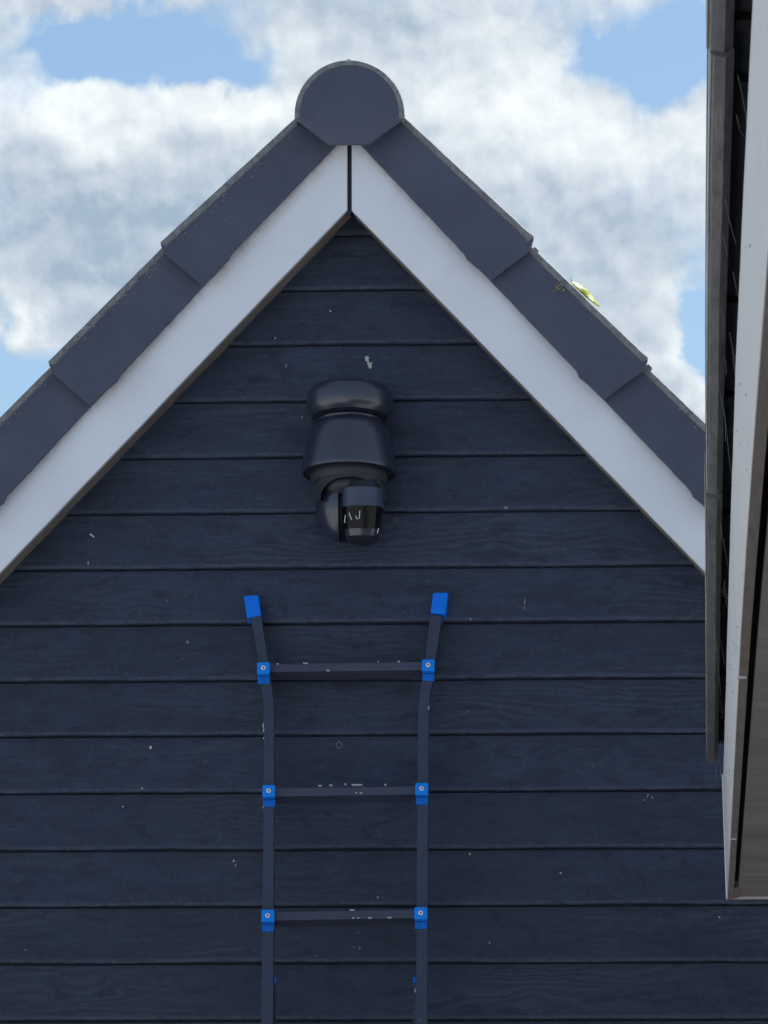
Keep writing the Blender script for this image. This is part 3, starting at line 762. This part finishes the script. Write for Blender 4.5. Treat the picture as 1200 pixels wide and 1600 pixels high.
# ------------------------------------------------------------------ neighbouring canopy at the right, seen from underneath
nb = thing('neighbouring_canopy', 'weathered grey edged roof overhang with white fascia and brown soffit at the right edge', 'roof overhang')
X0 = CAM.x + .0035; Z0 = CAM.z; Y0 = CAM.y
def E(x, d, h): return Vector((X0+x+.0120*(max(0.0, 8.0-d)/4.4)**2, Y0+d, Z0+h))     # the eave bows out a few millimetres
def strip(prof, d0, d1, name, mat, n=16, wob=0.0, seed=0, bevel=0):
    """extrude a cross-section (x, h) along the eave between distances d0 and d1"""
    bm = bmesh.new(); rings_ = []
    for i in range(n+1):
        d = lerp(d0, d1, i/n)
        rings_.append([bm.verts.new(E(x + (noise.noise(Vector((d*1.3, j, seed)))*wob + noise.noise(Vector((d*7, j, seed)))*wob*.35)*(min(1,d/8)), d, h)) for j, (x, h) in enumerate(prof)])
    m = len(prof)
    for A, B in zip(rings_, rings_[1:]):
        for k in range(m): bm.faces.new((A[k], A[(k+1)%m], B[(k+1)%m], B[k]))
    bm.faces.new(rings_[0]); bm.faces.new(rings_[-1][::-1])
    return link(name, bm, mat, nb, bevel=bevel)
DN = 2.0
# grey edge trim in three lengths
trim = lambda x0, x1, h: [(x0,h+.10),(x0,h+.004),(x0+.004,h),(x1-.009,h-.002),(x1,h+.004),(x1-.004,h+.02),(x1-.004,h+.10)]
strip(trim(.0010,.0285,1.232), 8.20, 12.58, 'edge_trim', M_trim, 60, .0012, 1)
strip(trim(.0035,.0285,1.238), 5.17, 8.198, 'edge_trim', M_trim, 50, .0010, 2)
strip(trim(.0000,.0270,1.243), DN, 5.168, 'edge_trim', M_trim, 30, .0006, 3)
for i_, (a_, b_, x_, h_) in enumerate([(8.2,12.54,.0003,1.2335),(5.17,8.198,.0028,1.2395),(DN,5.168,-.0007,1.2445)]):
    strip([(x_,h_),(x_+.0016,h_),(x_+.0016,h_+.09),(x_,h_+.09)], a_, b_, 'trim_edge_highlight', M_edge_highlight, 40, .0010, i_+1)  # added thin strip, a bright edge highlight put into its colour
# dark boards above the gap, with lap ribs
strip([(.020,1.262),(.30,1.262),(.30,1.30),(.020,1.30)], DN, 12.42, 'roof_underboard', M_dark)
for y in (12, 112, 470, 620, 808, 946, 1060, 1130):
    d = 8000*1.25/(1980-y)
    strip([(.012,1.253),(.05,1.253),(.05,1.262),(.012,1.262)], d, d+.04, 'batten', M_darkgap)
# white fascia, face to the left and slightly leaning, in three lengths with open joints
dj = [DN, 7.83, 10.83, 12.66]
fp = [(.0405,1.170),(.0480,.902),(.0490,.899),(.0600,.899),(.0620,1.170)]
for i in range(3):
    strip(fp, dj[i]+(.004 if i else 0), dj[i+1]-.004, 'fascia_board', M_fascia, 40, .0008, 10+i)
# brown batten behind the fascia board
bp_ = [(.0500,.8975),(.0635,.8975),(.0635,.95),(.0500,.95)]
for i in range(3):
    strip(bp_, dj[i]+(.012 if i else 0), dj[i+1]-.012, 'soffit_batten', M_soffit2, 30, .0004, 20+i)
for d in dj[1:3]:
    strip([(.0470,.8965),(.0620,.8965),(.0620,.92),(.0470,.92)], d-.012, d+.012, 'joint_bead', M_rivet)
strip([(.0455,.899),(.0490,.899),(.0412,1.205),(.0380,1.205)], 12.60, 12.664, 'end_strip', M_rivet)
# black ventilation gap, soffit panels
strip([(.0636,.93),(.0740,.93),(.0740,.95),(.0636,.95)], DN, 12.46, 'vent_gap', M_darkgap)
sd_list = [DN, 3.9, 5.6, 6.85, 8.47, 11.62, 12.60]
for i in range(len(sd_list)-1):
    strip([(.0740,.902+.0006*(i%2)),(1.6,.902+.0006*(i%2)),(1.6,.925),(.0740,.925)], sd_list[i]+.004, sd_list[i+1]-.004, 'soffit_panel', M_panel)
    if i: strip([(.0745,.9035),(1.6,.9035),(1.6,.915),(.0745,.915)], sd_list[i]-.004, sd_list[i]+.004, 'joint_bead', M_rivet if i >= 4 else M_dark)
strip([(.0640,.9000),(1.6,.9000),(1.6,1.0),(.0640,1.0)], 12.601, 12.66, 'end_board', M_fascia)
strip([(.0640,.8985),(.0750,.8985),(.0750,.91),(.0640,.91)], 12.26, 12.60, 'end_block', M_soffit2)
# roof top and supporting wall of the canopy, out of the photograph
strip([(.002,1.301),(1.75,1.36),(1.75,1.40),(.002,1.34)], DN, 12.42, 'canopy_roof', M_roof)
strip([(.0625,.96),(.10,.96),(.10,1.26),(.0625,1.26)], DN, 12.62, 'inner_beam', M_dark)
strip([(1.6,-Z0),(1.75,-Z0),(1.75,1.30),(1.6,1.30)], DN, 12.48, 'supporting_wall', M_render)

# cobwebs on the trim and fascia
def web(lst, h, r=.0006):
    bm = bmesh.new()
    for pts in lst:
        q = []
        for (x, y) in pts:
            dd = ray(x, y); t = h/dd.z; q.append(CAM + dd*t)
        if len(q) > 1: tube(q, r, bm, 4)
    o = link('cobweb', bm, M_web, nb); o['kind'] = 'stuff'
webs = [[(1152,116),(1157,135),(1163,165),(1167,190)],[(1133,310),(1137,335),(1141,350),(1150,381)],[(1151,180),(1156,205),(1164,214)],[(1145,424),(1150,447),(1156,475)],
        [(1140,520),(1145,545),(1148,575)],[(1116,580),(1124,610),(1132,645),(1137,690),(1139,715)],[(1128,640),(1133,652),(1134,690)],
        [(1138,706),(1141,727),(1145,752)],[(1125,820),(1130,845),(1138,886)],[(1104,937),(1111,950)],[(1113,965),(1118,1005),(1123,1050),(1126,1085)],
        [(1128,920),(1133,935),(1137,950)],[(1126,1000),(1131,1030),(1133,1038)],[(1117,1003),(1119,1022)],[(1147,1060),(1150,1062),(1167,1060)],
        [(1160,1170),(1168,1168),(1182,1169)],[(1145,560),(1150,590),(1148,612)],[(1144,548),(1148,560),(1151,556)],[(1143,672),(1147,670),(1150,666)]]
rw = random.Random(4)
for k in range(30):
    y = rw.uniform(120, 1190); x = 1112 + rw.random()*22; webs.append([(x,y),(x+rw.uniform(-2,5),y+rw.uniform(4,22)),(x+rw.uniform(-1,7),y+rw.uniform(24,40))])
web(webs, 1.222, .00018)
bm = bmesh.new()
for k in range(90):                       # dust tufts along the fascia edge
    y = rw.choice([rw.uniform(1150,1250), rw.uniform(900,1180), rw.uniform(300,1300)]); d = 8000*.95/(1980-y)*1.0
    t = rw.random(); hh = lerp(.905, 1.15, t); d = 8000*hh/(1980-y)
    if d > 12.45 or d < 3: continue
    c = E(lerp(.048,.041,t)-.001, d, hh)
    bmesh.ops.create_icosphere(bm, subdivisions=1, radius=rw.uniform(.0006,.0022), matrix=Matrix.Translation(c) @ Matrix.Diagonal((.5,3,1,1)))
o = link('dust_tuft', bm, M_chip, nb); o['kind'] = 'stuff'
